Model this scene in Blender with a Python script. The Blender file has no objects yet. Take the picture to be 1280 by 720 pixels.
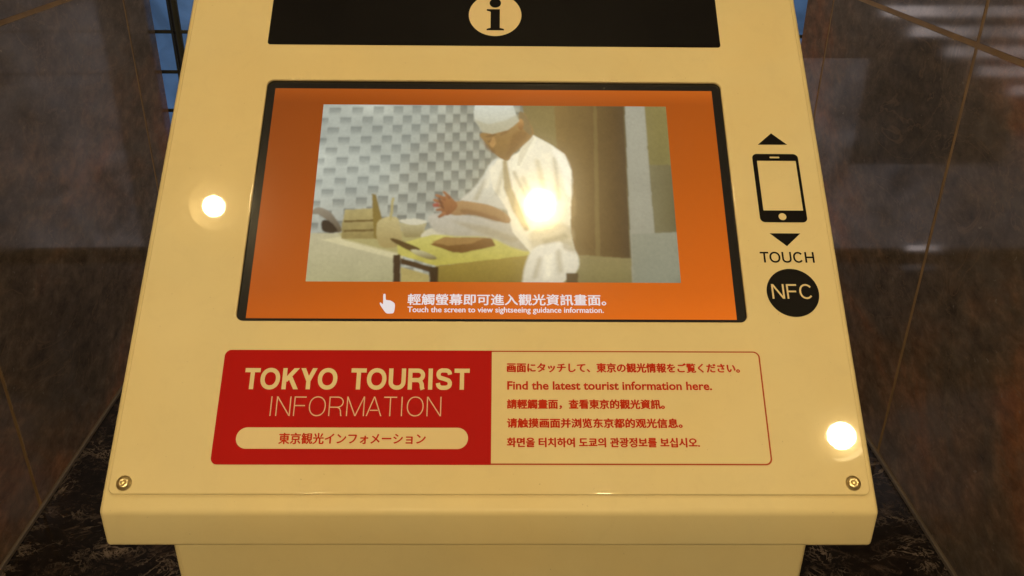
import bpy, bmesh, math, random
import numpy as np
from mathutils import Matrix, Vector

random.seed(7)
scene = bpy.context.scene
COL = scene.collection

# ------------------------------------------------------------------ camera
cam_d = bpy.data.cameras.new('camera')
cam_d.sensor_width = 36.0
cam_d.lens = 30.466
cam_d.clip_end = 100.0
cam_d.clip_start = 0.02
cam = bpy.data.objects.new('camera', cam_d)
COL.objects.link(cam)
RIGHT = Vector((0.99991651, -0.00917773, 0.00909677))
DOWN = Vector((0.00401833, -0.44822677, -0.89391085))
FWD = Vector((0.01228149, 0.89387277, -0.44815247))
m = Matrix.Identity(4)
for r in range(3):
    m[r][0] = RIGHT[r]; m[r][1] = -DOWN[r]; m[r][2] = -FWD[r]
m.translation = Vector((0.0084235, -0.84562991, 1.4147679))
cam.matrix_world = m
scene.camera = cam
cam_d.dof.use_dof = False

# ------------------------------------------------------------------ world and exposure
world = bpy.data.worlds.new('World')
scene.world = world
world.use_nodes = True
bg = world.node_tree.nodes['Background']
bg.inputs[0].default_value = (1.0, 0.72, 0.48, 1)
bg.inputs[1].default_value = 0.13
vs = scene.view_settings
vs.view_transform = 'Standard'
vs.look = 'None'
vs.exposure = 0.0
vs.gamma = 1.0
vs.use_curve_mapping = False
scene.cycles.use_denoising = True
scene.cycles.max_bounces = 8
scene.cycles.sample_clamp_indirect = 4.0
LAMP_L = 245.0
LAMP_COL = (1.0, 0.765, 0.38)

# ------------------------------------------------------------------ helpers
def link(o, parent=None):
    COL.objects.link(o)
    if parent is not None:
        o.parent = parent
        o.matrix_parent_inverse = Matrix.Identity(4)
    return o

def tag(o, label=None, cat=None, group=None, kind=None):
    if label: o['label'] = label
    if cat: o['category'] = cat
    if group: o['group'] = group
    if kind: o['kind'] = kind
    return o

def empty(name, loc):
    o = bpy.data.objects.new(name, None)
    o.location = loc
    o.empty_display_size = 0.1
    return link(o)

def mesh_obj(name, me, mats, parent=None):
    o = bpy.data.objects.new(name, me)
    for mt in (mats if isinstance(mats, (list, tuple)) else [mats]):
        me.materials.append(mt)
    return link(o, parent)

def bm_obj(name, bm, mat, parent=None, smooth=False):
    me = bpy.data.meshes.new(name)
    bm.normal_update()
    bm.to_mesh(me); bm.free()
    if smooth:
        me.polygons.foreach_set('use_smooth', [True] * len(me.polygons))
    return mesh_obj(name, me, mat, parent)

def box(bm, a, b, bevel=0.0, seg=2):
    r = bmesh.ops.create_cube(bm, size=1.0)
    v = r['verts']
    for q in v:
        q.co = Vector([(a[i] + b[i]) / 2 + q.co[i] * (b[i] - a[i]) for i in range(3)])
    if bevel:
        es = list({e for q in v for e in q.link_edges})
        bmesh.ops.bevel(bm, geom=es, offset=bevel, segments=seg, profile=0.5, affect='EDGES')

def lathe(bm, prof, n=48, mat=Matrix.Identity(4)):
    rings = []
    for (r, z) in prof:
        if r < 1e-6:
            rings.append([bm.verts.new(mat @ Vector((0, 0, z)))])
        else:
            rings.append([bm.verts.new(mat @ Vector((r * math.cos(2 * math.pi * k / n), r * math.sin(2 * math.pi * k / n), z))) for k in range(n)])
    for A, B in zip(rings[:-1], rings[1:]):
        for k in range(n):
            k2 = (k + 1) % n
            if len(A) == 1 and len(B) == 1: continue
            if len(A) == 1: bm.faces.new((A[0], B[k], B[k2]))
            elif len(B) == 1: bm.faces.new((A[k], B[0], A[k2]))
            else: bm.faces.new((A[k], B[k], B[k2], A[k2]))
    bmesh.ops.recalc_face_normals(bm, faces=bm.faces)

# ------------------------------------------------------------------ materials
def newmat(name):
    mt = bpy.data.materials.new(name)
    mt.use_nodes = True
    nt = mt.node_tree
    return mt, nt, nt.nodes['Principled BSDF']

def N(nt, t, **kw):
    n = nt.nodes.new(t)
    for k, v in kw.items():
        setattr(n, k, v)
    return n

def coords(nt, scale=(1, 1, 1)):
    g = N(nt, 'ShaderNodeNewGeometry')
    mp = N(nt, 'ShaderNodeMapping')
    mp.inputs['Scale'].default_value = scale
    nt.links.new(g.outputs['Position'], mp.inputs['Vector'])
    return mp.outputs['Vector']

def noise(nt, vec, scale, detail=4, rough=0.55, dist=0.0):
    n = N(nt, 'ShaderNodeTexNoise')
    n.inputs['Scale'].default_value = scale
    n.inputs['Detail'].default_value = detail
    n.inputs['Roughness'].default_value = rough
    n.inputs['Distortion'].default_value = dist
    nt.links.new(vec, n.inputs['Vector'])
    return n.outputs['Fac']

def ramp(nt, fac, stops):
    r = N(nt, 'ShaderNodeValToRGB')
    el = r.color_ramp.elements
    while len(el) > 1: el.remove(el[-1])
    el[0].position = stops[0][0]; el[0].color = (*stops[0][1], 1)
    for p, c in stops[1:]:
        e = el.new(p); e.color = (*c, 1)
    nt.links.new(fac, r.inputs['Fac'])
    return r.outputs['Color']

def mix(nt, fac, a, b, mode='MIX'):
    n = N(nt, 'ShaderNodeMix', data_type='RGBA', blend_type=mode)
    if isinstance(fac, (int, float)): n.inputs[0].default_value = fac
    else: nt.links.new(fac, n.inputs[0])
    for s, i in ((a, 6), (b, 7)):
        if isinstance(s, tuple): n.inputs[i].default_value = (*s, 1)
        else: nt.links.new(s, n.inputs[i])
    return n.outputs[2]

def bump(nt, bs, fac, strength, dist=0.001):
    b = N(nt, 'ShaderNodeBump')
    b.inputs['Strength'].default_value = strength
    b.inputs['Distance'].default_value = dist
    nt.links.new(fac, b.inputs['Height'])
    nt.links.new(b.outputs[0], bs.inputs['Normal'])
    return b

def painted(name, col, rough=0.4, coat=0.0, coat_rough=0.03, grime=0.05, peel=0.0):
    mt, nt, bs = newmat(name)
    bs.inputs['Specular IOR Level'].default_value = 0.08 if coat else 0.4
    v = coords(nt)
    n1 = noise(nt, v, 9, 5)
    lo = tuple(c * (1 - grime) for c in col); hi = tuple(min(1, c * (1 + grime * .5)) for c in col)
    bc = ramp(nt, n1, [(0.3, lo), (0.7, hi)])
    if max(col) > 0.6:      # slight yellowing, dust specks and rubbed smudges of a handled surface
        yl = ramp(nt, noise(nt, v, 3.2, 4, 0.6, 0.4), [(0.35, (1.0, 0.965, 0.90)), (0.65, (0.985, 1.0, 1.03))])
        bc = mix(nt, 1.0, bc, yl, 'MULTIPLY')
        sp_ = ramp(nt, noise(nt, v, 260, 2, 0.5), [(0.745, (0, 0, 0)), (0.79, (0.35, 0.35, 0.35))])
        bc = mix(nt, sp_, bc, (0.30, 0.22, 0.12))
        sm_ = ramp(nt, noise(nt, v, 24, 6, 0.7, 1.5), [(0.50, (0, 0, 0)), (0.72, (0.10, 0.10, 0.10))])
        bc = mix(nt, sm_, bc, (0.55, 0.44, 0.26))
    nt.links.new(bc, bs.inputs['Base Color'])
    n2 = noise(nt, v, 30, 3)
    rr = ramp(nt, n2, [(0.3, (rough * .85,) * 3), (0.7, (rough * 1.15,) * 3)])
    nt.links.new(rr, bs.inputs['Roughness'])
    bs.inputs['Coat Weight'].default_value = coat
    bs.inputs['Coat Roughness'].default_value = coat_rough
    if coat:
        sm = noise(nt, coords(nt, (1, 1.3, 1.3)), 14, 6, 0.6, 1.0)
        nt.links.new(ramp(nt, sm, [(0.35, (coat_rough,) * 3), (0.62, (coat_rough * 1.6,) * 3)]), bs.inputs['Coat Roughness'])
    if peel:
        bump(nt, bs, noise(nt, v, 900, 2), peel, 0.0002)
    return mt

CREAM = (0.80, 0.68, 0.40)
M_plate = painted('glossy_cream_plate', CREAM, 0.45, 1.0, 0.015, 0.04)
M_cab = painted('cream_powder_coat', (0.79, 0.67, 0.385), 0.42, 0.0, 0.1, 0.05, 0.25)
M_print_black = painted('black_print', (0.004, 0.0035, 0.0035), 0.4, 0.45, 0.02, 0.1)
M_print_red = painted('red_print', (0.44, 0.004, 0.002), 0.45, 0.8, 0.015, 0.03)
M_print_darkred = painted('red_lettering', (0.52, 0.028, 0.004), 0.45, 0.8, 0.015, 0.03)
M_print_line = painted('red_outline', (0.42, 0.07, 0.015), 0.45, 0.8, 0.015, 0.03)
M_print_cream = painted('cream_print', (0.80, 0.66, 0.40), 0.45, 0.8, 0.015, 0.03)
M_print_thin = painted('thin_cream_print', (0.78, 0.50, 0.36), 0.45, 0.8, 0.015, 0.03)

def metal(name, col, rough):
    mt, nt, bs = newmat(name)
    bs.inputs['Base Color'].default_value = (*col, 1)
    bs.inputs['Metallic'].default_value = 1
    bs.inputs['Roughness'].default_value = rough
    bump(nt, bs, noise(nt, coords(nt), 600, 2), 0.15, 0.0002)
    return mt
M_screw = metal('brassy_screw', (0.95, 0.80, 0.45), 0.34)
M_trim = painted('lamp_trim_white', (0.8, 0.78, 0.74), 0.4)
M_reflector = metal('lamp_reflector', (0.85, 0.8, 0.7), 0.3)

def screen_shader(name, col=None, strength=1.0, attr=None, gradient=None):
    mt, nt, bs = newmat(name)
    bs.inputs['Base Color'].default_value = (0.01, 0.01, 0.01, 1)
    bs.inputs['Roughness'].default_value = 0.23
    bs.inputs['Specular IOR Level'].default_value = 0.24
    bs.inputs['Coat Weight'].default_value = 1.0
    bs.inputs['Coat Roughness'].default_value = 0.045
    bs.inputs['Emission Strength'].default_value = strength
    if attr:
        a = N(nt, 'ShaderNodeAttribute', attribute_name=attr)
        nt.links.new(a.outputs['Color'], bs.inputs['Emission Color'])
    elif gradient:
        g = N(nt, 'ShaderNodeNewGeometry')
        sp = N(nt, 'ShaderNodeSeparateXYZ')
        nt.links.new(g.outputs['Position'], sp.inputs[0])
        mz = N(nt, 'ShaderNodeMapRange'); mz.inputs[1].default_value = 1.008; mz.inputs[2].default_value = 1.183
        nt.links.new(sp.outputs['Z'], mz.inputs[0])
        mx = N(nt, 'ShaderNodeMapRange'); mx.inputs[1].default_value = -0.24; mx.inputs[2].default_value = 0.24
        nt.links.new(sp.outputs['X'], mx.inputs[0])
        ny = ramp(nt, mz.outputs[0], gradient)
        nx = ramp(nt, mx.outputs[0], [(0, (0.76, 0.74, 0.8)), (0.4, (0.98, 0.98, 1)), (1, (1.14, 1.14, 1.1))])
        nt.links.new(mix(nt, 1.0, ny, nx, 'MULTIPLY'), bs.inputs['Emission Color'])
    elif col:
        bs.inputs['Emission Color'].default_value = (*col, 1)
    else:
        bs.inputs['Emission Strength'].default_value = 0
    return mt
M_glass_black = screen_shader('black_display_glass')
M_orange = screen_shader('orange_display', gradient=[(0.0, (0.66, 0.125, 0.003)), (0.12, (0.56, 0.104, 0.002)), (0.6, (0.40, 0.076, 0.001)), (0.93, (0.34, 0.064, 0.001)), (1.0, (0.46, 0.092, 0.004))])
M_video = screen_shader('video_display', attr='paint')
M_caption = screen_shader('white_caption_display', col=(0.80, 0.72, 0.72))

def marble_wall():
    mt, nt, bs = newmat('polished_brown_marble')
    v = coords(nt, (1, 0.62, 1))
    big = noise(nt, v, 2.0, 8, 0.62, 0.5)
    base = ramp(nt, big, [(0.30, (0.10, 0.076, 0.058)), (0.47, (0.17, 0.128, 0.095)), (0.54, (0.25, 0.155, 0.10)), (0.64, (0.36, 0.155, 0.075))])
    fine = noise(nt, v, 28, 8, 0.72, 0.2)
    fc = ramp(nt, fine, [(0.30, (0.5, 0.5, 0.5)), (0.52, (1, 1, 1)), (0.68, (1.55, 1.5, 1.45))])
    c = mix(nt, 1.0, base, fc, 'MULTIPLY')
    cl = ramp(nt, noise(nt, v, 7, 6, 0.6, 0.3), [(0.52, (0, 0, 0)), (0.75, (0.5, 0.5, 0.5))])
    c = mix(nt, cl, c, (0.19, 0.17, 0.155))
    fl = noise(nt, v, 90, 3, 0.5, 0.6)
    fm = ramp(nt, fl, [(0.69, (0, 0, 0)), (0.76, (0.7, 0.7, 0.7))])
    c = mix(nt, fm, c, (0.34, 0.28, 0.22))
    # hairline veins
    vn = noise(nt, v, 4.5, 5, 0.6, 1.2)
    vl = ramp(nt, vn, [(0.488, (0, 0, 0)), (0.497, (0.55, 0.55, 0.55)), (0.506, (0, 0, 0))])
    c = mix(nt, vl, c, (0.30, 0.20, 0.13))
    nt.links.new(c, bs.inputs['Base Color'])
    rn = noise(nt, v, 5, 4)
    nt.links.new(ramp(nt, rn, [(0.3, (0.045,) * 3), (0.7, (0.12,) * 3)]), bs.inputs['Roughness'])
    bs.inputs['IOR'].default_value = 1.5
    bump(nt, bs, noise(nt, v, 7, 2), 0.10, 0.002)
    return mt
M_wall = marble_wall()

def marble_floor():
    mt, nt, bs = newmat('dark_emperador_marble_floor')
    v = coords(nt)
    v = coords(nt, (0.85, 1.15, 1))
    def vein_layer(scale, lo, w, dist):
        n_ = noise(nt, v, scale, 6, 0.6, dist)
        return ramp(nt, n_, [(lo - w, (0, 0, 0)), (lo, (1, 1, 1)), (lo + w * .7, (0, 0, 0))])
    brk = ramp(nt, noise(nt, v, 9, 5), [(0.47, (0, 0, 0)), (0.66, (1, 1, 1))])
    vm = mix(nt, 1.0, mix(nt, 1.0, vein_layer(7, 0.50, 0.022, 2.2), vein_layer(15, 0.47, 0.03, 1.4), 'LIGHTEN'), brk, 'MULTIPLY')
    base = ramp(nt, noise(nt, v, 26, 8, 0.75, 1.0), [(0.38, (0.006, 0.005, 0.0045)), (0.54, (0.020, 0.015, 0.013)), (0.66, (0.075, 0.052, 0.042)), (0.78, (0.16, 0.12, 0.095))])
    c = mix(nt, vm, base, (0.30, 0.235, 0.20))
    nt.links.new(c, bs.inputs['Base Color'])
    bs.inputs['Roughness'].default_value = 0.12
    return mt
M_floor = marble_floor()
M_grout = painted('brown_grout', (0.42, 0.26, 0.11), 0.6, grime=0.3)
M_skirt = painted('grey_skirting_bead', (0.20, 0.16, 0.125), 0.35, grime=0.2)
M_frame = painted('dark_window_frame', (0.07, 0.07, 0.06), 0.4, grime=0.2)
M_cable = painted('black_cable_rubber', (0.015, 0.015, 0.015), 0.3, grime=0.2)

def pane_mat(name, col, strength):
    mt, nt, bs = newmat(name)
    bs.inputs['Base Color'].default_value = (0.05, 0.07, 0.1, 1)
    bs.inputs['Roughness'].default_value = 0.2
    n = noise(nt, coords(nt), 5, 5, 0.6, 0.8)
    nt.links.new(ramp(nt, n, [(0.32, tuple(c * .35 for c in col)), (0.66, tuple(c * 1.15 for c in col))]), bs.inputs['Emission Color'])
    bs.inputs['Emission Strength'].default_value = strength
    return mt
M_pane_blue = pane_mat('blue_lit_glass', (0.046, 0.095, 0.19), 1.0)
M_pane_grey = pane_mat('dim_lit_glass', (0.27, 0.235, 0.235), 1.0)
M_pane_dark = pane_mat('faint_glow_dark_glass', (0.10, 0.08, 0.068), 1.0)  # dark panes given a faint glow to lift the wall reflections
M_slat_white = pane_mat('bright_daylit_slat', (1.0, 0.86, 0.84), 1.7)

# ------------------------------------------------------------------ floor
bm = bmesh.new()
bmesh.ops.create_grid(bm, x_segments=1, y_segments=1, size=1)
for v in bm.verts:
    v.co = Vector((v.co.x * 6, v.co.y * 6 + 0.5, 0))
floor = bm_obj('floor', bm, M_floor)
tag(floor, 'dark polished marble floor with pale veins under the kiosk', kind='structure')

# ------------------------------------------------------------------ flanking marble walls
def wall(name, side, xf, y_joints, z_joints, label, turn, shift):
    s = side                               # -1 left, +1 right (the wall lies outward)
    y0, y1 = y_joints[0], y_joints[-1]
    bm = bmesh.new()
    xa, xb = sorted((xf + s * 0.0012, xf + s * 0.17))
    box(bm, (xa, y0 + .002, 0.0), (xb, y1 - .002, z_joints[-1] - .002))
    w = bm_obj(name, bm, M_grout)
    w.rotation_euler.z = math.radians(turn); w.location.x = shift
    tag(w, label, kind='structure')
    cache = {}
    g = 0.0055
    for i in range(len(y_joints) - 1):
        for j in range(len(z_joints) - 1):
            ya, yb = y_joints[i], y_joints[i + 1]
            za, zb = z_joints[j], z_joints[j + 1]
            ya += g if i else 0; yb -= g if i < len(y_joints) - 2 else 0
            za += g if j else 0.012; zb -= g if j < len(z_joints) - 2 else 0
            key = (round(yb - ya, 4), round(zb - za, 4))
            if key not in cache:
                bm = bmesh.new()
                box(bm, (-.0045, -key[0] / 2, -key[1] / 2), (.0045, key[0] / 2, key[1] / 2), 0.0012, 1)
                me = bpy.data.meshes.new('wall_tile'); bm.to_mesh(me); bm.free()
                me.materials.append(M_wall); cache[key] = me
            t = bpy.data.objects.new('wall_tile', cache[key])
            t.location = (xf + s * (0.0045 + random.uniform(0, .0004)), (ya + yb) / 2, (za + zb) / 2)
            link(t, w)
    bm = bmesh.new()
    xa, xb = sorted((xf - s * 0.006, xf + s * 0.0022))
    box(bm, (xa, y0, 0.0005), (xb, y1, 0.011), 0.001, 1)
    bm_obj('skirting_strip', bm, M_skirt, w)
    return w
wall('left_wall', -1, -1.0975, [-1.32, -0.255, 0.8075, 1.864, 2.076], [0, 1.070, 2.14, 2.7],
     'brown polished marble tiled wall left of the kiosk', 1.27, 0.0247)
wall('right_wall', 1, 1.0035, [-0.705, 0.143, 0.990, 1.835, 2.060], [0, 1.064, 2.13, 2.7],
     'brown polished marble tiled wall right of the kiosk', 0.46, 0.0085)

# ------------------------------------------------------------------ window behind
WY = 2.27
win = empty('back_window', (0, WY, 0))
tag(win, 'blue daylit window with dark glazing bars behind the kiosk', 'window')
xs = [-1.75, -1.127, -1.02, -0.86, -0.30, 0.07, 0.67, 1.00, 1.75]
zs = [0.032] + [0.154 + 0.139 * k for k in range(13)]
zmid = {2: [.032, .60, 1.96], 3: [.032, .43, .703, .849, 1.96], 4: [.032, .50, 1.96], 5: [.032, .38, 1.96], 6: [.032, .775, 1.96]}
for i in range(len(xs) - 1):
    zl = zmid.get(i, zs)
    for j in range(len(zl) - 1):
        gx_, gz_ = (.012, .003) if i in (0, 1, 7) else (.002, .005)
        wx, wz = xs[i + 1] - xs[i] - gx_, zl[j + 1] - zl[j] - gz_
        zc = (zl[j] + zl[j + 1]) / 2
        if i in (0, 1, 7): mt = M_pane_blue
        elif i == 3 or (i in (4, 5, 6) and j == 0): mt = M_pane_grey
        else: mt = M_pane_dark
        bm = bmesh.new(); box(bm, (-wx / 2, -.004, -wz / 2), (wx / 2, .004, wz / 2))
        p = bm_obj('pane', bm, mt, win)
        p.location = ((xs[i] + xs[i + 1]) / 2, 0, zc)
# pale slats of a blind, each one ending further in than the one above
for k in range(10):
    z = 0.665 + 0.0685 * k
    xe = min(0.655, 0.14 + 0.135 * k)
    bm = bmesh.new(); box(bm, (-0.25, -.006, -.0165), (xe, .006, .0165), .002, 1)
    o = bm_obj('blind_slat', bm, M_slat_white, win); o.location = (0, -.022, z)
for z in zs[1:]:
    for xa_, xb_ in ((-1.75, -1.023), (1.003, 1.75)):
        bm = bmesh.new(); t = 0.006
        box(bm, ((xa_ - xb_) / 2, -.010, -t), ((xb_ - xa_) / 2, .012, t), 0.002, 1)
        o = bm_obj('glazing_bar', bm, M_frame, win); o.location = ((xa_ + xb_) / 2, 0, z)
for x in (-1.75, -1.127, 1.75):
    bm = bmesh.new(); t = 0.018
    box(bm, (-t, -.014, 0.0), (t, .02, zs[-1] + .02), 0.004, 1)
    o = bm_obj('mullion', bm, M_frame, win); o.location = (x, 0, 0)
bm = bmesh.new(); box(bm, (-1.77, -.020, 0.001), (1.77, .03, zs[0] - .003), 0.003, 1)
bm_obj('bottom_rail', bm, M_skirt, win)
bm = bmesh.new(); box(bm, (.255, -.027, 0.032), (.385, -.021, 0.052), 0.001, 1)
bm_obj('light_slot', bm, M_slat_white, win)

def tube(bm, pts, rad, n=10):
    prev = None
    for i, p in enumerate(pts):
        p = Vector(p)
        d = (Vector(pts[min(i + 1, len(pts) - 1)]) - Vector(pts[max(i - 1, 0)])).normalized()
        a = d.orthogonal().normalized() if prev is None else (pa - d * pa.dot(d)).normalized()
        pa = a; b = d.cross(a)
        ring = [bm.verts.new(p + (a * math.cos(2 * math.pi * k / n) + b * math.sin(2 * math.pi * k / n)) * rad) for k in range(n)]
        if prev:
            for k in range(n):
                bm.faces.new((prev[k], prev[(k + 1) % n], ring[(k + 1) % n], ring[k]))
        prev = ring
bm = bmesh.new()
pts = [(-1.112 + 0.03 * (1.0 - z) ** 2, 2.20, z) for z in np.linspace(0.005, 2.2, 40)]
tube(bm, pts, 0.0045)
cb = bm_obj('hanging_cable', bm, M_cable, None, True)
tag(cb, 'thin dark cable hanging in front of the blue window', 'cable')

# ------------------------------------------------------------------ the kiosk
AL = math.radians(40.0)
ROOT = Vector((0, 0.0, 0))
V = Vector((0, math.cos(AL), math.sin(AL)))
NV = Vector((0, -math.sin(AL), math.cos(AL)))
PM = Matrix(((1, 0, 0, 0), (0, V.y, NV.y, 0), (0, V.z, NV.z, 1.1), (0, 0, 0, 1)))   # panel frame: x right, y up the slope, z outward
kiosk = empty('information_kiosk', ROOT)
tag(kiosk, 'cream tourist information kiosk with sloping touch screen between marble walls', 'information kiosk')

HX = 0.3485
# head: prism with the sloping face on top, 4 mm under the cover plate
def P2(v, n=0.0):
    q = V * v + NV * n; return (q.y, q.z + 1.1)
f0 = P2(-0.3228, -0.0040)
b0 = P2(0.330, -0.0040)
ZB = 0.8500
prof = [f0, b0, (b0[0] + 0.012, b0[1] - 0.03), (b0[0] + 0.012, ZB), (f0[0] - 0.001, ZB)]
bm = bmesh.new()
L = [bm.verts.new((-HX, y, z)) for y, z in prof]
Rr = [bm.verts.new((HX, y, z)) for y, z in prof]
n = len(prof)
for k in range(n):
    bm.faces.new((L[k], Rr[k], Rr[(k + 1) % n], L[(k + 1) % n]))
bm.faces.new(L[::-1]); bm.faces.new(Rr)
bmesh.ops.recalc_face_normals(bm, faces=bm.faces)
bmesh.ops.bevel(bm, geom=list(bm.edges), offset=0.0045, segments=4, profile=0.5, affect='EDGES')
head = bm_obj('cabinet_head', bm, M_cab, kiosk, True)
bpy.context.view_layer.update()

bm = bmesh.new()
box(bm, (-0.309, -0.205, 0.06), (0.3085, 0.2, ZB - .0005), 0.006, 3)
bm_obj('pedestal', bm, M_cab, kiosk)
bm = bmesh.new()
box(bm, (-0.285, -0.18, 0.0005), (0.285, 0.185, 0.0597), 0.003, 2)
bm_obj('plinth', bm, M_frame, kiosk)

def rrect(x0, y0, x1, y1, r, k=8, skew=None):
    pts = []
    for cx, cy, a0 in ((x1 - r, y1 - r, 0), (x0 + r, y1 - r, 90), (x0 + r, y0 + r, 180), (x1 - r, y0 + r, 270)):
        for i in range(k + 1):
            a = math.radians(a0 + 90 * i / k)
            pts.append((cx + r * math.cos(a), cy + r * math.sin(a)))
    return pts

def flat(name, loops, mat, parent, h, thick=0.0, bevel=0.0, res=3):
    """closed outlines in the panel frame -> one mesh lying on the sloping panel at height h (top side)"""
    cu = bpy.data.curves.new(name, 'CURVE'); cu.dimensions = '2D'; cu.fill_mode = 'BOTH'
    cu.extrude = max(0, thick / 2 - bevel); cu.bevel_depth = bevel; cu.bevel_resolution = res
    if bevel: cu.offset = -bevel
    for lp in loops:
        sp = cu.splines.new('POLY'); sp.points.add(len(lp) - 1)
        for p, c in zip(sp.points, lp): p.co = (c[0], c[1], 0, 1)
        sp.use_cyclic_u = True
    tmp = bpy.data.objects.new('tmp', cu); COL.objects.link(tmp)
    dg = bpy.context.evaluated_depsgraph_get()
    me = bpy.data.meshes.new_from_object(tmp.evaluated_get(dg))
    bpy.data.objects.remove(tmp); bpy.data.curves.remove(cu)
    me.materials.clear()
    me.transform(PM @ Matrix.Translation((0, 0, h - thick / 2)))
    return mesh_obj(name, me, mat, parent)

def text(name, s, mat, parent, x0, y0, x1, y1, h, bold=0.0, space=1.0, heavy=0.0):
    """lettering fitted to a box in the panel frame (y0 bottom, y1 top of the glyph box)"""
    cu = bpy.data.curves.new(name, 'FONT'); cu.body = s; cu.offset = bold; cu.fill_mode = 'FRONT'
    cu.resolution_u = 3; cu.space_character = space
    tmp = bpy.data.objects.new('tmp', cu); COL.objects.link(tmp)
    dg = bpy.context.evaluated_depsgraph_get()
    me = bpy.data.meshes.new_from_object(tmp.evaluated_get(dg))
    bpy.data.objects.remove(tmp); bpy.data.curves.remove(cu)
    me.materials.clear()
    co = np.empty(len(me.vertices) * 3); me.vertices.foreach_get('co', co); co = co.reshape(-1, 3)
    lo, hi = co.min(0), co.max(0)
    co[:, 0] = x0 + (co[:, 0] - lo[0]) / (hi[0] - lo[0]) * (x1 - x0)
    co[:, 1] = y0 + (co[:, 1] - lo[1]) / (hi[1] - lo[1]) * (y1 - y0)
    co[:, 2] = h
    me.vertices.foreach_set('co', co.ravel())
    me.transform(PM)
    if heavy:
        bm = bmesh.new(); bm.from_mesh(me); src = list(bm.verts) + list(bm.edges) + list(bm.faces)
        for k, (dx, dy) in enumerate(((heavy, 0), (-heavy, 0), (0, heavy * .7), (0, -heavy * .7))):
            d = bmesh.ops.duplicate(bm, geom=src)
            off = Vector((dx, 0, 0)) + V * dy + NV * (0.00002 * (k + 1))
            for e in d['geom']:
                if isinstance(e, bmesh.types.BMVert): e.co += off
        bm.to_mesh(me); bm.free()
    return mesh_obj(name, me, mat, parent)

def ribbon(pts, t, closed=False):
    """centre line -> quads of a stroke with square ends"""
    P = [np.array(p, float) for p in pts]; n = len(P); Ls = []; Rs = []
    for i in range(n):
        a = P[(i - 1) % n] if (closed or i) else P[i]; b = P[(i + 1) % n] if (closed or i < n - 1) else P[i]
        d = (b - a) / (np.linalg.norm(b - a) + 1e-9); nn = np.array([-d[1], d[0]]) * t / 2
        Ls.append(P[i] + nn); Rs.append(P[i] - nn)
    return [(Rs[i], Rs[(i + 1) % n], Ls[(i + 1) % n], Ls[i]) for i in range(n if closed else n - 1)]
def arc(cx, cy, rx, ry, a0, a1, k=20, p=2.0):
    out = []
    for i in range(k + 1):
        a = math.radians(a0 + (a1 - a0) * i / k); c, q = math.cos(a), math.sin(a)
        out.append((cx + rx * math.copysign(abs(c) ** (2 / p), c), cy + ry * math.copysign(abs(q) ** (2 / p), q)))
    return out
def rect(x0, y0, x1, y1): return [((x0, y0), (x1, y0), (x1, y1), (x0, y1))]
def diag(x0, y0, x1, y1, t):
    h_ = t / 2 * math.hypot(x1 - x0, y1 - y0) / abs(y1 - y0)
    return [((x0 - h_, y0), (x1 - h_, y1), (x1 + h_, y1), (x0 + h_, y0))]
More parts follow.
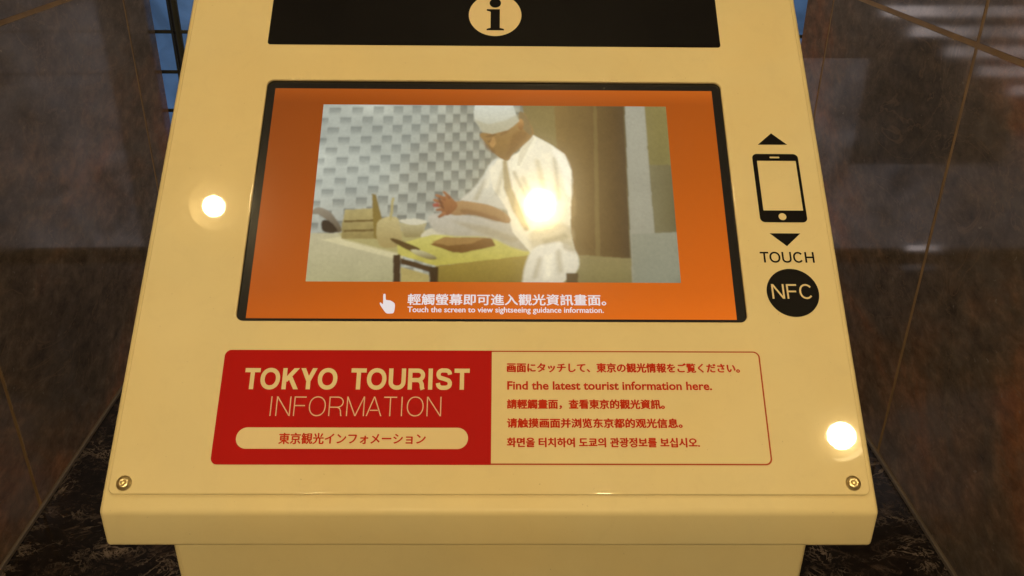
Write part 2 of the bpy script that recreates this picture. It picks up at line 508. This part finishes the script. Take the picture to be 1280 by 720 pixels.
def glyph(ch, t):
    """grotesque capitals as strokes; returns (width, [stroke, ...])"""
    g = t / 2
    if ch == 'T': w = .72; return w, [rect(0, 1 - t, w, 1), rect(w / 2 - g, 0, w / 2 + g, 1 - t)]
    if ch == 'O': w = .92; return w, [ribbon(arc(w / 2, .5, w / 2 - g, .5 - g + .012, 0, 354, 60, 2.15), t, True)]
    if ch == 'K':
        w = .80; return w, [rect(0, 0, t, 1), diag(w - t * .75, 1, t * .6, .36, t), diag(w - t * .68, 0, w * .44, .60, t)]
    if ch == 'Y': w = .80; return w, [diag(t * .62, 1, w / 2, .40, t), diag(w - t * .62, 1, w / 2, .40, t), rect(w / 2 - g, 0, w / 2 + g, .43)]
    if ch == 'U': w = .80; r_ = w / 2 - g; return w, [ribbon([(g, 1)] + [(g, .7)] + arc(w / 2, r_ * .95 + g - .01, r_, r_ * .95, 180, 360, 24, 2.2) + [(w - g, .7), (w - g, 1)], t)]
    if ch == 'R':
        w = .80; r_ = .265 - g / 2
        return w, [rect(0, 0, t, 1), ribbon([(t * .9, 1 - g), (w * .52, 1 - g)] + arc(w * .58, (1 - g + .45) / 2, w * .42 - g, (1 - g - .45) / 2, 90, -90, 16) + [(w * .52, .45), (t * .9, .45)], t),
                   ribbon([(w * .58, .45 + g * .2), (w * .74, .39), (w * .82 , .26), (w * .84, .1), (w * .88, 0)], t)]
    if ch == 'I': return t, [rect(0, 0, t, 1)]
    if ch == 'S':
        w = .76
        q = [(1, .76), (.93, .91), (.74, .99), (.5, 1), (.25, .99), (.07, .89), (.03, .745), (.13, .60), (.5, .515), (.88, .42), (1, .26), (.94, .10), (.74, .015), (.48, 0), (.24, .015), (.06, .11), (0, .27)]
        fin = []
        for i in range(len(q) - 1):
            p0, p1, p2, p3 = [np.array(q[min(max(j, 0), len(q) - 1)], float) for j in (i - 1, i, i + 1, i + 2)]
            for u_ in (0, .25, .5, .75): fin.append(.5 * ((2 * p1) + (-p0 + p2) * u_ + (2 * p0 - 5 * p1 + 4 * p2 - p3) * u_ ** 2 + (-p0 + 3 * p1 - 3 * p2 + p3) * u_ ** 3))
        fin.append(np.array(q[-1], float))
        return w, [ribbon([(g + p[0] * (w - t), g - .01 + p[1] * (1 - t + .02)) for p in fin], t)]
    if ch == 'N': w = .80; return w, [rect(0, 0, t, 1), rect(w - t, 0, w, 1), diag(t * .62, 1, w - t * .62, 0, t)]
    if ch == 'F': w = .66; return w, [rect(0, 0, t, 1), rect(t, 1 - t, w, 1), rect(t, .56 - t, w * .92, .56)]
    if ch == 'M': w = .98; return w, [rect(0, 0, t, 1), rect(w - t, 0, w, 1), diag(t * .58, 1, w / 2, 0, t), diag(w - t * .58, 1, w / 2, 0, t)]
    if ch == 'A': w = .86; return w, [diag(t * .55, 0, w / 2, 1, t), diag(w - t * .55, 0, w / 2, 1, t), rect(w * .24, .27, w * .76, .27 + t * .9)]
    if ch == 'C': w = .86; return w, [ribbon(arc(w / 2, .5, w / 2 - g, .5 - g + .012, 38, 322, 44, 2.1), t)]
    if ch == 'H': w = .78; return w, [rect(0, 0, t, 1), rect(w - t, 0, w, 1), rect(t, .5 - g, w - t, .5 + g)]
    return .42, []
def capitals(name, s, mat, parent, x0, y0, x1, y1, h, t, gap):
    vs_, fs_ = [], []; x = 0.0; tight = {'TO', 'KY', 'YO', 'AT', 'MA'}; tot = 0
    for i, ch in enumerate(s):
        w, strokes = glyph(ch, t)
        if ch == 'I': x += gap * .45
        for k, st in enumerate(strokes):
            for q in st:
                b = len(vs_)
                for p in q: vs_.append((x + p[0], p[1], k * 0.00002))
                fs_.append((b, b + 1, b + 2, b + 3))
        if ch == 'I': x += gap * .45
        tot = x + w
        x += w + gap - (.075 if s[i:i + 2] in tight else 0)
    co = np.array(vs_); co[:, 0] = x0 + co[:, 0] / tot * (x1 - x0); co[:, 1] = y0 + co[:, 1] * (y1 - y0); co[:, 2] += h
    me = bpy.data.meshes.new(name); me.from_pydata(co.tolist(), [], fs_); me.update()
    bm = bmesh.new(); bm.from_mesh(me)
    for f_ in bm.faces:
        if f_.normal.z < 0: f_.normal_flip()
    bm.to_mesh(me); bm.free()
    me.transform(PM)
    return mesh_obj(name, me, mat, parent)

# cover plate with the screen opening
flat('cover_plate', [rrect(-HX + .0068, -0.3075, HX - .0068, 0.318, .006),
                     rrect(-0.2487, -0.1416, 0.2487, 0.1418, .0075)[::-1]], M_plate, kiosk, 0.0, 0.0039, 0.0013, 4)
# screws
def screw_mesh():
    bm = bmesh.new()
    lathe(bm, [(0.0, 0.0006), (0.0019, 0.0006), (0.0021, 0.0026), (0.0036, 0.0027), (0.0050, 0.0019), (0.0057, 0.0006), (0.0058, 0.0001), (0.0069, 0.0001), (0.0069, -0.0004), (0.0, -0.0004)][::-1], 32)
    me = bpy.data.meshes.new('screw'); bm.to_mesh(me); bm.free()
    me.polygons.foreach_set('use_smooth', [True] * len(me.polygons))
    me.materials.append(M_screw); return me
sm = screw_mesh()
for x, y in ((-0.3281, -0.2979), (0.3270, -0.2971), (-0.3281, 0.308), (0.3270, 0.308)):
    o = bpy.data.objects.new('screw', sm)
    o.matrix_basis = PM @ Matrix.Translation((x, y, 0.0003)) @ Matrix.Rotation(random.uniform(-.06, .06), 4, 'X')
    link(o, kiosk)

# ---- top sign
E1 = 0.00025
hdr = flat('header_sign', [rrect(-0.2541, 0.1890, 0.2540, 0.2766, .0035)], M_print_black, kiosk, E1)
circ = lambda cx, cy, r, k=72: [(cx + r * math.cos(2 * math.pi * i / k), cy + r * math.sin(2 * math.pi * i / k)) for i in range(k)]
flat('emblem_disc', [circ(0.0001, 0.2328, 0.0300)], M_print_cream, hdr, E1 * 2)
ix = 0.0002
istem = [(-.0097 + ix, .2106), (.0100 + ix, .2106), (.0100 + ix, .2126), (.0073 + ix, .2136), (.0053 + ix, .2140), (.0053 + ix, .2408), (-.0097 + ix, .2408), (-.0097 + ix, .2386),
         (-.0068 + ix, .2378), (-.0052 + ix, .2368), (-.0052 + ix, .2140), (-.0072 + ix, .2136), (-.0097 + ix, .2126)]
flat('information_letter', [istem], M_print_black, hdr, E1 * 3)
flat('letter_dot', [circ(0.0002, 0.2497, 0.0066, 40)], M_print_black, hdr, E1 * 3)

# ---- display
SH = -0.0036
disp = flat('touch_screen', [rrect(-0.25, -0.143, 0.25, 0.143, .006)], M_glass_black, kiosk, SH)
flat('orange_screen', [[(-0.2399, -0.1379), (0.2391, -0.1379), (0.2391, 0.1325), (-0.2399, 0.1325)]], M_orange, disp, SH + .0002)

# moving picture shown on the screen: colours per vertex on a fine grid
PX = [(404, 131), (833, 134), (850, 354), (383, 352)]     # corners of the film frame in sketch units
def homog(src, dst):
    A = []
    for (x, y), (u, v) in zip(src, dst):
        A.append([x, y, 1, 0, 0, 0, -u * x, -u * y, -u]); A.append([0, 0, 0, x, y, 1, -v * x, -v * y, -v])
    return np.linalg.svd(np.array(A, float))[2][-1].reshape(3, 3)
Hm = homog([(0, 0), (1, 0), (1, 1), (0, 1)], PX)
GW, GH = 620, 340
uu, vv = np.meshgrid(np.linspace(0, 1, GW), np.linspace(0, 1, GH))
w_ = Hm[2, 0] * uu + Hm[2, 1] * vv + Hm[2, 2]
X = (Hm[0, 0] * uu + Hm[0, 1] * vv + Hm[0, 2]) / w_
Y = (Hm[1, 0] * uu + Hm[1, 1] * vv + Hm[1, 2]) / w_
rng = np.random.default_rng(3)
def smooth(a, n=3, it=2):
    for _ in range(it):
        for ax in (0, 1):
            p = np.pad(a, [(n, n) if i == ax else (0, 0) for i in range(a.ndim)], mode='edge')
            c = np.cumsum(p, axis=ax)
            c = np.concatenate([np.zeros_like(np.take(c, [0], ax)), c], ax)
            L_ = a.shape[ax]
            a = (np.take(c, range(2 * n + 1, 2 * n + 1 + L_), ax) - np.take(c, range(L_), ax)) / (2 * n + 1)
    return a
def field(n, it=3):
    f = smooth(rng.standard_normal((GH, GW)), n, it); return f / f.std()
def s2l(c):
    c = np.array(c, float) / 255; return np.where(c < .04045, c / 12.92, ((c + .055) / 1.055) ** 2.4)
img = np.zeros((GH, GW, 3))
wob = (field(5) * 0.12, field(5) * 0.12)
def inside(poly, wobble=1.0):
    x = X + wob[0] * wobble; y = Y + wob[1] * wobble
    r = np.zeros(X.shape, bool); n = len(poly)
    for i in range(n):
        x1, y1 = poly[i]; x2, y2 = poly[(i + 1) % n]
        if y1 == y2: continue
        c = ((y1 > y) != (y2 > y)) & (x < (x2 - x1) * (y - y1) / (y2 - y1) + x1)
        r ^= c
    return r
def curve(pts, k=6):
    """closed Catmull-Rom outline"""
    out = []; n = len(pts)
    for i in range(n):
        p0, p1, p2, p3 = [np.array(pts[(i + j - 1) % n], float) for j in range(4)]
        for t in np.linspace(0, 1, k, endpoint=False):
            out.append(tuple(.5 * ((2 * p1) + (-p0 + p2) * t + (2 * p0 - 5 * p1 + 4 * p2 - p3) * t * t + (-p0 + 3 * p1 - 3 * p2 + p3) * t ** 3)))
    return out
def layer(poly, col, col2=None, dirn=(0, 1), soft=1, round_=False, alpha=1.0, tex=0.0):
    pl = curve(poly) if round_ else poly
    mk = smooth(inside(pl).astype(float), soft, 1)[..., None] * alpha
    c = s2l(col) * np.ones(img.shape)
    if col2 is not None:
        xy = np.array(poly, float); pr = xy @ np.array(dirn, float)
        t = np.clip((X * dirn[0] + Y * dirn[1] - pr.min()) / (pr.max() - pr.min()), 0, 1)[..., None]
        c = s2l(col) * (1 - t) + s2l(col2) * t
    if tex: c = c * (1 + tex * field(3)[..., None])
    img[:] = img * (1 - mk) + c * mk
# far wall of pale relief blocks
layer([(300, 100), (900, 100), (900, 400), (300, 400)], (172, 174, 164), (150, 146, 122), (1, 0))
ut = 404 + uu * 429; vt = vv * 221
xk = [404.5]; step = 14.6
while xk[-1] < 672: xk.append(xk[-1] + step); step = max(7.2, step - 0.42)
for k, xc in enumerate(xk):
    hw = (xk[min(k + 1, len(xk) - 1)] - xc) * 0.52 if k < len(xk) - 1 else 4
    prog = (xc - 404) / 260
    period = 26.8 - prog * 3; off = (0 if k % 2 else 13.4) - prog * 10
    ph = (vt - off - 5) % period
    hh = 3.2 + 4.5 * prog
    inx = np.clip((hw - np.abs(ut - xc)) / 1.0 + .5, 0, 1)
    dark = inx * np.clip((hh - np.abs(ph - hh)) / 1.2 + .4, 0, 1)
    grad = np.clip(1.15 - ph / (2.4 * hh), .35, 1)
    img *= (1 - (0.35 * dark * grad)[..., None])
    lit = inx * np.clip((ph - 2 * hh - 1) / 3, 0, 1) * np.clip((period - ph) / 2.5, 0, 1)
    img *= (1 + (0.18 * lit)[..., None])
img *= (1 + 0.07 * field(25, 2))[..., None]
layer([(395, 131), (560, 131), (470, 250), (390, 250)], (176, 190, 188), alpha=.18, soft=25)
layer([(590, 240), (690, 130), (690, 300), (590, 300)], (170, 150, 95), alpha=.25, soft=25)
# right side of the room
layer([(650, 120), (860, 120), (860, 370), (690, 370), (668, 200)], (140, 124, 80), (150, 138, 96), (0, 1), 1)
layer([(692, 120), (779, 120), (787, 326), (706, 326)], (140, 116, 70), (92, 72, 44), (1, 0), 1, tex=.01)
layer([(742, 120), (746, 120), (750, 326), (744, 326)], (140, 122, 78), soft=1, alpha=.6)
layer([(779, 120), (784, 120), (792, 326), (787, 326)], (66, 50, 34), soft=2, alpha=.6)
layer([(706, 318), (790, 324), (794, 370), (706, 370)], (146, 134, 92), (128, 118, 76), (0, 1), 1)
layer([(781, 120), (806, 120), (826, 370), (790, 370)], (170, 167, 150), (156, 152, 132), (0, 1), 1)
layer([(806, 120), (860, 120), (860, 207), (811, 207)], (142, 130, 82), (134, 124, 78), (0, 1), 1)
layer([(811, 207), (860, 207), (860, 292), (818, 294)], (132, 124, 92), (110, 100, 68), (1, 0), 1)
layer([(789, 294), (860, 290), (860, 370), (792, 370)], (152, 150, 130), (140, 140, 120), (0, 1), 1)
# counter, taps, containers
layer([(378, 292), (432, 292), (500, 317), (496, 362), (378, 362)], (188, 180, 148), (170, 164, 126), (0, 1), 1)
layer([(400, 300), (430, 296), (505, 316), (503, 326)], (205, 196, 158), soft=1)
layer([(424, 292), (540, 288), (600, 300), (560, 312), (500, 318), (430, 300)], (172, 162, 112), soft=2)
layer([(391, 263), (399, 260), (410, 264), (420, 274), (428, 288), (421, 291), (411, 278), (399, 269), (391, 268)], (150, 140, 122), (100, 86, 66), (0, 1), 1, True)
layer([(403, 277), (412, 277), (422, 288), (418, 292), (404, 289)], (58, 40, 24), soft=1, round_=True)
layer([(432, 263), (470, 261), (471, 299), (427, 299), (428, 280)], (176, 162, 112), (150, 134, 84), (0, 1), 1, tex=.04)
for yy in (276, 288): layer([(430, yy), (470, yy - 1), (470, yy + 1.5), (430, yy + 2.5)], (112, 92, 52), soft=1)
layer([(465, 243), (470, 244), (478, 275), (473, 300), (468, 298)], (138, 118, 60), soft=1)
layer([(471, 282), (484, 272), (499, 276), (501, 306), (476, 308)], (192, 178, 130), (164, 146, 96), (0, 1), 1, True)
layer([(490, 248), (493, 248), (490, 276), (487, 276)], (178, 164, 110), soft=1)
layer([(499, 279), (534, 279), (527, 297), (506, 297)], (186, 176, 136), (150, 136, 92), (0, 1), 1)
layer([(499, 277), (517, 274), (535, 278), (517, 282)], (208, 202, 178), soft=1, round_=True)
layer([(526, 296), (538, 286), (552, 290), (560, 300), (540, 301)], (204, 196, 168), soft=1, round_=True)
# work table
layer([(497, 306), (540, 294), (640, 296), (666, 318), (650, 323), (545, 333), (498, 319)], (198, 190, 112), (182, 170, 84), (0, 1), 1, tex=.03)
layer([(545, 333), (666, 319), (664, 345), (650, 362), (545, 362)], (158, 138, 66), (130, 110, 46), (0, 1), 1)
layer([(501, 334), (537, 344), (537, 362), (501, 362)], (176, 160, 104), soft=1)
layer([(492, 319), (501, 319), (501, 362), (492, 362)], (66, 40, 20), soft=1)
layer([(501, 323), (546, 336), (546, 343), (501, 330)], (74, 46, 22), soft=1)
layer([(537, 334), (548, 334), (548, 362), (537, 362)], (60, 36, 16), soft=1)
layer([(538, 306), (555, 298), (614, 298), (620, 308), (578, 317), (566, 316)], (138, 100, 52), (112, 76, 34), (0, 1), 1)
layer([(540, 303), (556, 297), (606, 298), (590, 305), (560, 308)], (160, 126, 74), soft=1)
layer([(488, 300), (497, 300), (524, 311), (519, 316), (508, 312)], (92, 68, 34), soft=1, round_=True)
layer([(514, 313), (528, 314), (546, 322), (540, 325), (520, 319)], (196, 188, 150), (120, 106, 66), (0, 1), 1, True)
# the cook: far sleeve, apron, jacket
layer([(574, 252), (590, 238), (603, 222), (614, 204), (628, 198), (640, 215), (644, 262), (628, 262), (600, 256), (580, 256)], (212, 210, 194), (198, 192, 172), (0, 1), 2, True)
layer([(536, 272), (560, 266), (600, 272), (640, 276), (672, 296), (664, 314), (640, 310), (612, 298), (570, 296), (545, 290)], (190, 184, 168), (172, 162, 136), (0, 1), 2, True, tex=.02)
layer([(633, 200), (650, 190), (664, 168), (690, 182), (706, 194), (714, 214), (714, 250), (713, 290), (718, 312), (723, 330), (718, 344), (704, 352),
       (700, 362), (655, 362), (662, 345), (664, 318), (640, 290), (634, 262), (616, 236), (612, 215), (622, 200)], (232, 226, 204), (216, 206, 174), (0, 1), 1, False, tex=.012)
layer([(628, 202), (633, 200), (640, 236), (652, 262), (662, 288), (656, 290), (640, 262), (630, 236)], (172, 156, 118), soft=2)
layer([(640, 203), (664, 169), (672, 176), (650, 210), (641, 214)], (236, 230, 206), soft=1)
layer([(662, 292), (690, 280), (712, 284), (716, 300), (690, 306), (668, 316)], (188, 172, 134), soft=4, round_=True, alpha=.6)
layer([(664, 314), (700, 304), (720, 316), (722, 336), (704, 352), (700, 362), (655, 362)], (222, 216, 196), (200, 192, 170), (0, 1), 2, True)
layer([(707, 342), (722, 342), (722, 362), (709, 362)], (92, 72, 40), soft=1)
layer([(668, 200), (674, 200), (690, 262), (684, 272)], (196, 184, 146), soft=3, alpha=.6)
# forearm and hands
layer([(562, 256), (576, 252), (594, 254), (614, 258), (630, 266), (638, 274), (636, 280), (624, 278), (604, 272), (586, 269), (570, 270), (560, 266)], (176, 144, 100), (148, 114, 72), (0, 1), 1, True)
layer([(578, 262), (600, 266), (624, 274), (622, 278), (600, 272), (578, 268)], (132, 96, 56), soft=2, alpha=.6, round_=True)
layer([(552, 249), (560, 246), (568, 251), (572, 258), (566, 266), (558, 270), (552, 264)], (168, 122, 78), (140, 94, 56), (0, 1), 1, True)
for fx, fy, gx2, gy2, wd in ((556, 250, 546, 245, 2.2), (554, 254, 543, 251, 2.2), (553, 258, 543, 257, 2.1), (554, 262, 546, 263, 2.0), (562, 248, 555, 241, 2.0), (556, 267, 549, 272, 2.2)):
    dx_, dy_ = gx2 - fx, gy2 - fy; l_ = math.hypot(dx_, dy_); px_, py_ = -dy_ / l_ * wd, dx_ / l_ * wd
    layer([(fx + px_, fy + py_), (gx2 + px_ * .7, gy2 + py_ * .7), (gx2 + dx_ * .15, gy2 + dy_ * .15), (gx2 - px_ * .7, gy2 - py_ * .7), (fx - px_, fy - py_)], (172, 124, 82), (142, 94, 58), (0, 1), 1, True)
layer([(547, 248), (549, 254), (553, 262), (556, 262), (552, 253), (550, 248)], (104, 66, 40), soft=1, alpha=.7)
layer([(541, 256), (547, 254), (549, 258), (543, 260)], (168, 84, 74), soft=1, round_=True, alpha=.7)
for pl in ([(626, 214), (632, 212), (624, 244), (618, 246)], [(604, 226), (610, 224), (598, 252), (590, 252)], [(690, 196), (695, 198), (702, 250), (696, 252)],
           [(676, 300), (706, 292), (712, 297), (680, 308)], [(672, 322), (678, 322), (672, 348), (664, 350)], [(694, 314), (700, 312), (704, 340), (697, 344)],
           [(560, 276), (610, 284), (650, 300), (640, 304), (600, 292)], [(650, 222), (656, 220), (676, 268), (670, 272)]):
    layer(pl, (158, 144, 108), soft=3, alpha=.45)
for pl in ([(680, 190), (688, 192), (694, 230), (684, 232)], [(612, 208), (622, 206), (612, 236), (604, 238)], [(680, 320), (690, 318), (690, 346), (680, 350)]):
    layer(pl, (238, 230, 204), soft=4, alpha=.6)
layer([(690, 186), (706, 196), (714, 216), (714, 246), (706, 240), (702, 214)], (244, 240, 222), soft=3, alpha=.7, round_=True)
layer([(664, 168), (650, 190), (646, 208), (650, 208), (660, 188), (668, 174)], (196, 186, 156), soft=1, alpha=.5)
layer([(640, 216), (652, 240), (668, 276), (672, 274), (656, 238), (644, 214)], (170, 156, 122), soft=2, alpha=.6)
layer([(700, 300), (716, 302), (720, 318), (704, 312)], (166, 152, 120), soft=3, alpha=.6)
# head and cap
layer([(600, 168), (612, 164), (640, 156), (654, 142), (661, 152), (667, 168), (655, 182), (641, 194), (634, 202), (622, 196), (612, 186), (604, 176)], (168, 136, 86), (140, 110, 62), (0, 1), 1, True)
layer([(650, 140), (658, 146), (664, 160), (664, 170), (656, 164), (648, 152)], (142, 122, 84), soft=1, round_=True)
layer([(648, 151), (653, 150), (655, 157), (652, 163), (648, 160)], (186, 146, 92), (140, 100, 56), (0, 1), 1, True)
layer([(606, 172), (615, 168), (621, 169), (614, 172)], (112, 80, 44), soft=1, round_=True, alpha=.5)
layer([(626, 168), (636, 163), (637, 165), (627, 171)], (116, 84, 48), soft=1, round_=True, alpha=.4)
layer([(610, 177), (616, 175), (617, 177), (611, 179)], (110, 76, 42), soft=1, round_=True, alpha=.5)
layer([(640, 172), (652, 164), (660, 170), (650, 182), (640, 192), (634, 196)], (132, 98, 54), soft=3, alpha=.6, round_=True)
layer([(617, 172), (620, 180), (616, 185), (612, 181)], (192, 152, 96), soft=1, alpha=.7, round_=True)
layer([(604, 178), (612, 184), (620, 190), (616, 192), (608, 186)], (130, 94, 50), soft=2, round_=True, alpha=.6)
layer([(596, 124), (640, 124), (644, 140), (649, 152), (636, 163), (616, 168), (604, 166), (594, 152), (592, 140)], (214, 216, 204), (190, 186, 162), (0, 1), 1)
layer([(593, 150), (612, 156), (634, 150), (648, 143), (649, 152), (636, 163), (616, 168), (604, 166)], (178, 170, 140), soft=2, alpha=.6)
detail = field(1, 2) * 0.022 + field(9) * 0.014
img *= (1 + detail)[..., None]
img = smooth(img, 1, 1)
img = np.clip(img, 0, 1) ** 1.16 * 1.16
img = img * 0.92 + smooth(img, 16, 2) * 0.08
img *= (1 + 0.015 * rng.standard_normal((GH, GW)))[..., None]
img = np.clip(img, 0, 1) * 0.95
c4 = [(-0.1855, 0.1115), (0.1872, 0.1115), (0.1872, -0.0987), (-0.1855, -0.0987)]
gx = c4[0][0] + uu * (c4[1][0] - c4[0][0]); gy = c4[0][1] + vv * (c4[3][1] - c4[0][1])
vco = np.stack([gx.ravel(), gy.ravel(), np.full(gx.size, SH + .0004)], 1)
pm = np.array(PM); vco = vco @ pm[:3, :3].T + pm[:3, 3]
ii = np.arange(GW * GH).reshape(GH, GW)
quads = np.stack([ii[:-1, :-1], ii[1:, :-1], ii[1:, 1:], ii[:-1, 1:]], -1).reshape(-1, 4)
me = bpy.data.meshes.new('film_picture')
me.vertices.add(len(vco)); me.vertices.foreach_set('co', vco.ravel())
me.loops.add(quads.size); me.loops.foreach_set('vertex_index', quads.ravel().astype(np.int32))
me.polygons.add(len(quads)); me.polygons.foreach_set('loop_start', np.arange(0, quads.size, 4, dtype=np.int32))
me.update(calc_edges=True)
at = me.color_attributes.new('paint', 'FLOAT_COLOR', 'POINT')
at.data.foreach_set('color', np.concatenate([img.reshape(-1, 3), np.ones((GW * GH, 1))], 1).ravel().astype(np.float32))
mesh_obj('film_picture', me, M_video, disp)

text('caption_lettering', '輕觸螢幕即可進入觀光資訊畫面。', M_caption, disp, -0.0834, -0.1235, 0.1115, -0.1118, SH + .0006, 0.0, 1.0, .00030)
text('small_caption_lettering', 'Touch the screen to view sightseeing guidance information.', M_caption, disp, -0.0832, -0.1330, 0.1088, -0.1254, SH + .0006, 0.0, 1.0, .00016)
hand = curve([(-.1078, -.1128), (-.1066, -.1118), (-.1056, -.1128), (-.1050, -.1178), (-.1030, -.1186), (-.1005, -.1190), (-.0980, -.1204), (-.0962, -.1222), (-.0958, -.1262),
              (-.0966, -.1316), (-.0990, -.1326), (-.1030, -.1326), (-.1050, -.1312), (-.1076, -.1276), (-.1100, -.1240), (-.1108, -.1216), (-.1098, -.1212), (-.1082, -.1226), (-.1076, -.1222), (-.1076, -.1180)], 4)
flat('hand_symbol', [hand], M_caption, disp, SH + .0006)

# ---- printed title sign
sign = flat('title_sign', [rrect(-0.2539, -0.2812, 0.2561, -0.1718, .0062)], M_print_line, kiosk, E1 * 0.6)
flat('cream_field', [rrect(-0.2515, -0.2798, 0.2546, -0.1731, .0050)], M_plate, sign, E1 * 1.2)
red = [(-.0004, -.1718)] + [p for p in rrect(-0.2539, -0.2812, -0.1, -0.1718, .0062) if p[0] < -0.15] + [(-.0004, -.2812)]
flat('red_field', [red], M_print_red, sign, E1 * 1.8)
capitals('title_lettering', 'TOKYO TOURIST', M_print_cream, sign, -0.2325, -0.2107, -0.0212, -0.1900, E1 * 2.4, .20, .11)
capitals('subtitle_lettering', 'INFORMATION', M_print_thin, sign, -0.2066, -0.2362, -0.0470, -0.2176, E1 * 2.4, .060, .17)
flat('title_pill', [rrect(-0.2334, -0.2668, -0.0216, -0.2470, .0098, 12)], M_print_cream, sign, E1 * 2.4)
text('pill_lettering', '東京観光インフォメーション', M_print_darkred, sign, -0.1942, -0.2624, -0.0605, -0.2522, E1 * 3.0, 0.0, 1.0, .00034)
for s, x1, y0, y1, b in (('画面にタッチして、東京の観光情報をご覧ください。', 0.2350, -0.1933, -0.1842, 0),
                      ('Find the latest tourist information here.', 0.2072, -0.2106, -0.2021, .026),
                      ('請輕觸畫面，查看東京的觀光資訊。', 0.1610, -0.2290, -0.2199, 0),
                      ('请触摸画面并浏览东京都的观光信息。', 0.1762, -0.2468, -0.2380, 0),
                      ('화면을 터치하여 도쿄의 관광정보를 보십시오.', 0.1907, -0.2648, -0.2562, 0)):
    text('guide_lettering', s, M_print_darkred, sign, 0.0143, y0, x1, y1, E1 * 2.4, b, 1.0, 0 if b else .00042)

# ---- touch column (right of the screen)
flat('up_arrow', [[(0.2813, 0.0612), (0.3128, 0.0614), (0.2972, 0.0757)]], M_print_black, kiosk, E1)
ph = flat('phone_symbol', [rrect(0.2735, -0.0320, 0.3222, 0.0498, .0052),
                           rrect(0.2781, -0.0182, 0.3192, 0.0413, .0006)[::-1],
                           circ(0.2969, -0.0254, 0.0040, 28)[::-1],
                           rrect(0.2920, 0.0445, 0.3024, 0.0465, .0009)[::-1]], M_print_black, kiosk, E1)
flat('down_arrow', [[(0.2812, -0.0446), (0.3127, -0.0446), (0.2973, -0.0592)]], M_print_black, kiosk, E1)
capitals('touch_lettering', 'TOUCH', M_print_black, kiosk, 0.2686, -0.0775, 0.3231, -0.0656, E1, .155, .13)
nfc = flat('contactless_disc', [circ(0.2966, -0.1102, 0.0259)], M_print_black, kiosk, E1)
capitals('disc_lettering', 'NFC', M_print_cream, nfc, 0.2757, -0.1169, 0.3164, -0.1012, E1 * 2, .115, .15)

# ------------------------------------------------------------------ ceiling lamps (seen as reflections in the panel)
def downlight(loc, r, label, power=1.0, arc_az=None):
    root = empty('ceiling_downlight', loc)
    tag(root, label, 'ceiling lamp', 'ceiling downlights above the kiosk')
    bm = bmesh.new()
    lathe(bm, [(0.0, 0.13), (0.085, 0.13), (0.085, 0.004), (0.105, 0.004), (0.105, 0.0), (0.080, 0.0), (0.080, 0.125), (0.0, 0.125)], 48)
    bm_obj('housing', bm, M_trim, root, False)
    bm = bmesh.new()
    lathe(bm, [(0.074, 0.003), (0.062, 0.05), (0.03, 0.10), (0.0, 0.104)], 48)
    bm_obj('reflector', bm, M_reflector, root, True)
    bm = bmesh.new()
    bmesh.ops.create_uvsphere(bm, u_segments=32, v_segments=20, radius=r)
    for v in bm.verts: v.co.z += 0.002
    mt, nt, bs = newmat('lamp_bulb_glow')
    bs.inputs['Base Color'].default_value = (0.8, 0.8, 0.8, 1)
    bs.inputs['Emission Color'].default_value = (*LAMP_COL, 1)
    bs.inputs['Emission Strength'].default_value = LAMP_L * power * (0.04 / r) ** 2
    bm_obj('bulb', bm, mt, root, True)
    # added glowing arc, painting in bulb light caught on the reflector edge
    if arc_az is not None:
        bm = bmesh.new(); n_ = 28
        ring = []
        for k in range(n_ + 1):
            a = math.radians(arc_az - 52 + 104 * k / n_); wd = 0.0075 * math.sin(math.pi * k / n_) + .0004
            c_, s_ = math.cos(a), math.sin(a)
            ring.append([bm.verts.new(((.083 + dx) * c_, (.083 + dx) * s_, -.004 + dz)) for dx, dz in ((-wd, 0), (wd, 0), (wd, .004), (-wd, .004))])
        for A, B in zip(ring[:-1], ring[1:]):
            for q in range(4): bm.faces.new((A[q], A[(q + 1) % 4], B[(q + 1) % 4], B[q]))
        bmesh.ops.recalc_face_normals(bm, faces=bm.faces)
        m2, nt2, b2 = newmat('painted_rim_glint')
        b2.inputs['Emission Color'].default_value = (*LAMP_COL, 1); b2.inputs['Emission Strength'].default_value = 9.0
        bm_obj('rim_glint_arc', bm, m2, root)
downlight((-0.828, -0.336, 2.70), 0.031, 'round ceiling lamp reflected left of the touch screen', 0.4)
downlight((0.120, -0.324, 2.70), 0.040, 'round ceiling lamp reflected in the middle of the touch screen', 0.95)
downlight((1.089, -1.065, 2.70), 0.042, 'round ceiling lamp reflected near the lower right screw', 1.45, -50)
# further lamps of the same ceiling, in front of the kiosk, that light its front face
downlight((-0.75, -2.30, 2.70), 0.046, 'round ceiling lamp in front of the kiosk on its left', 5.5)
downlight((0.45, -2.60, 2.70), 0.046, 'round ceiling lamp in front of the kiosk on its right', 5.5)
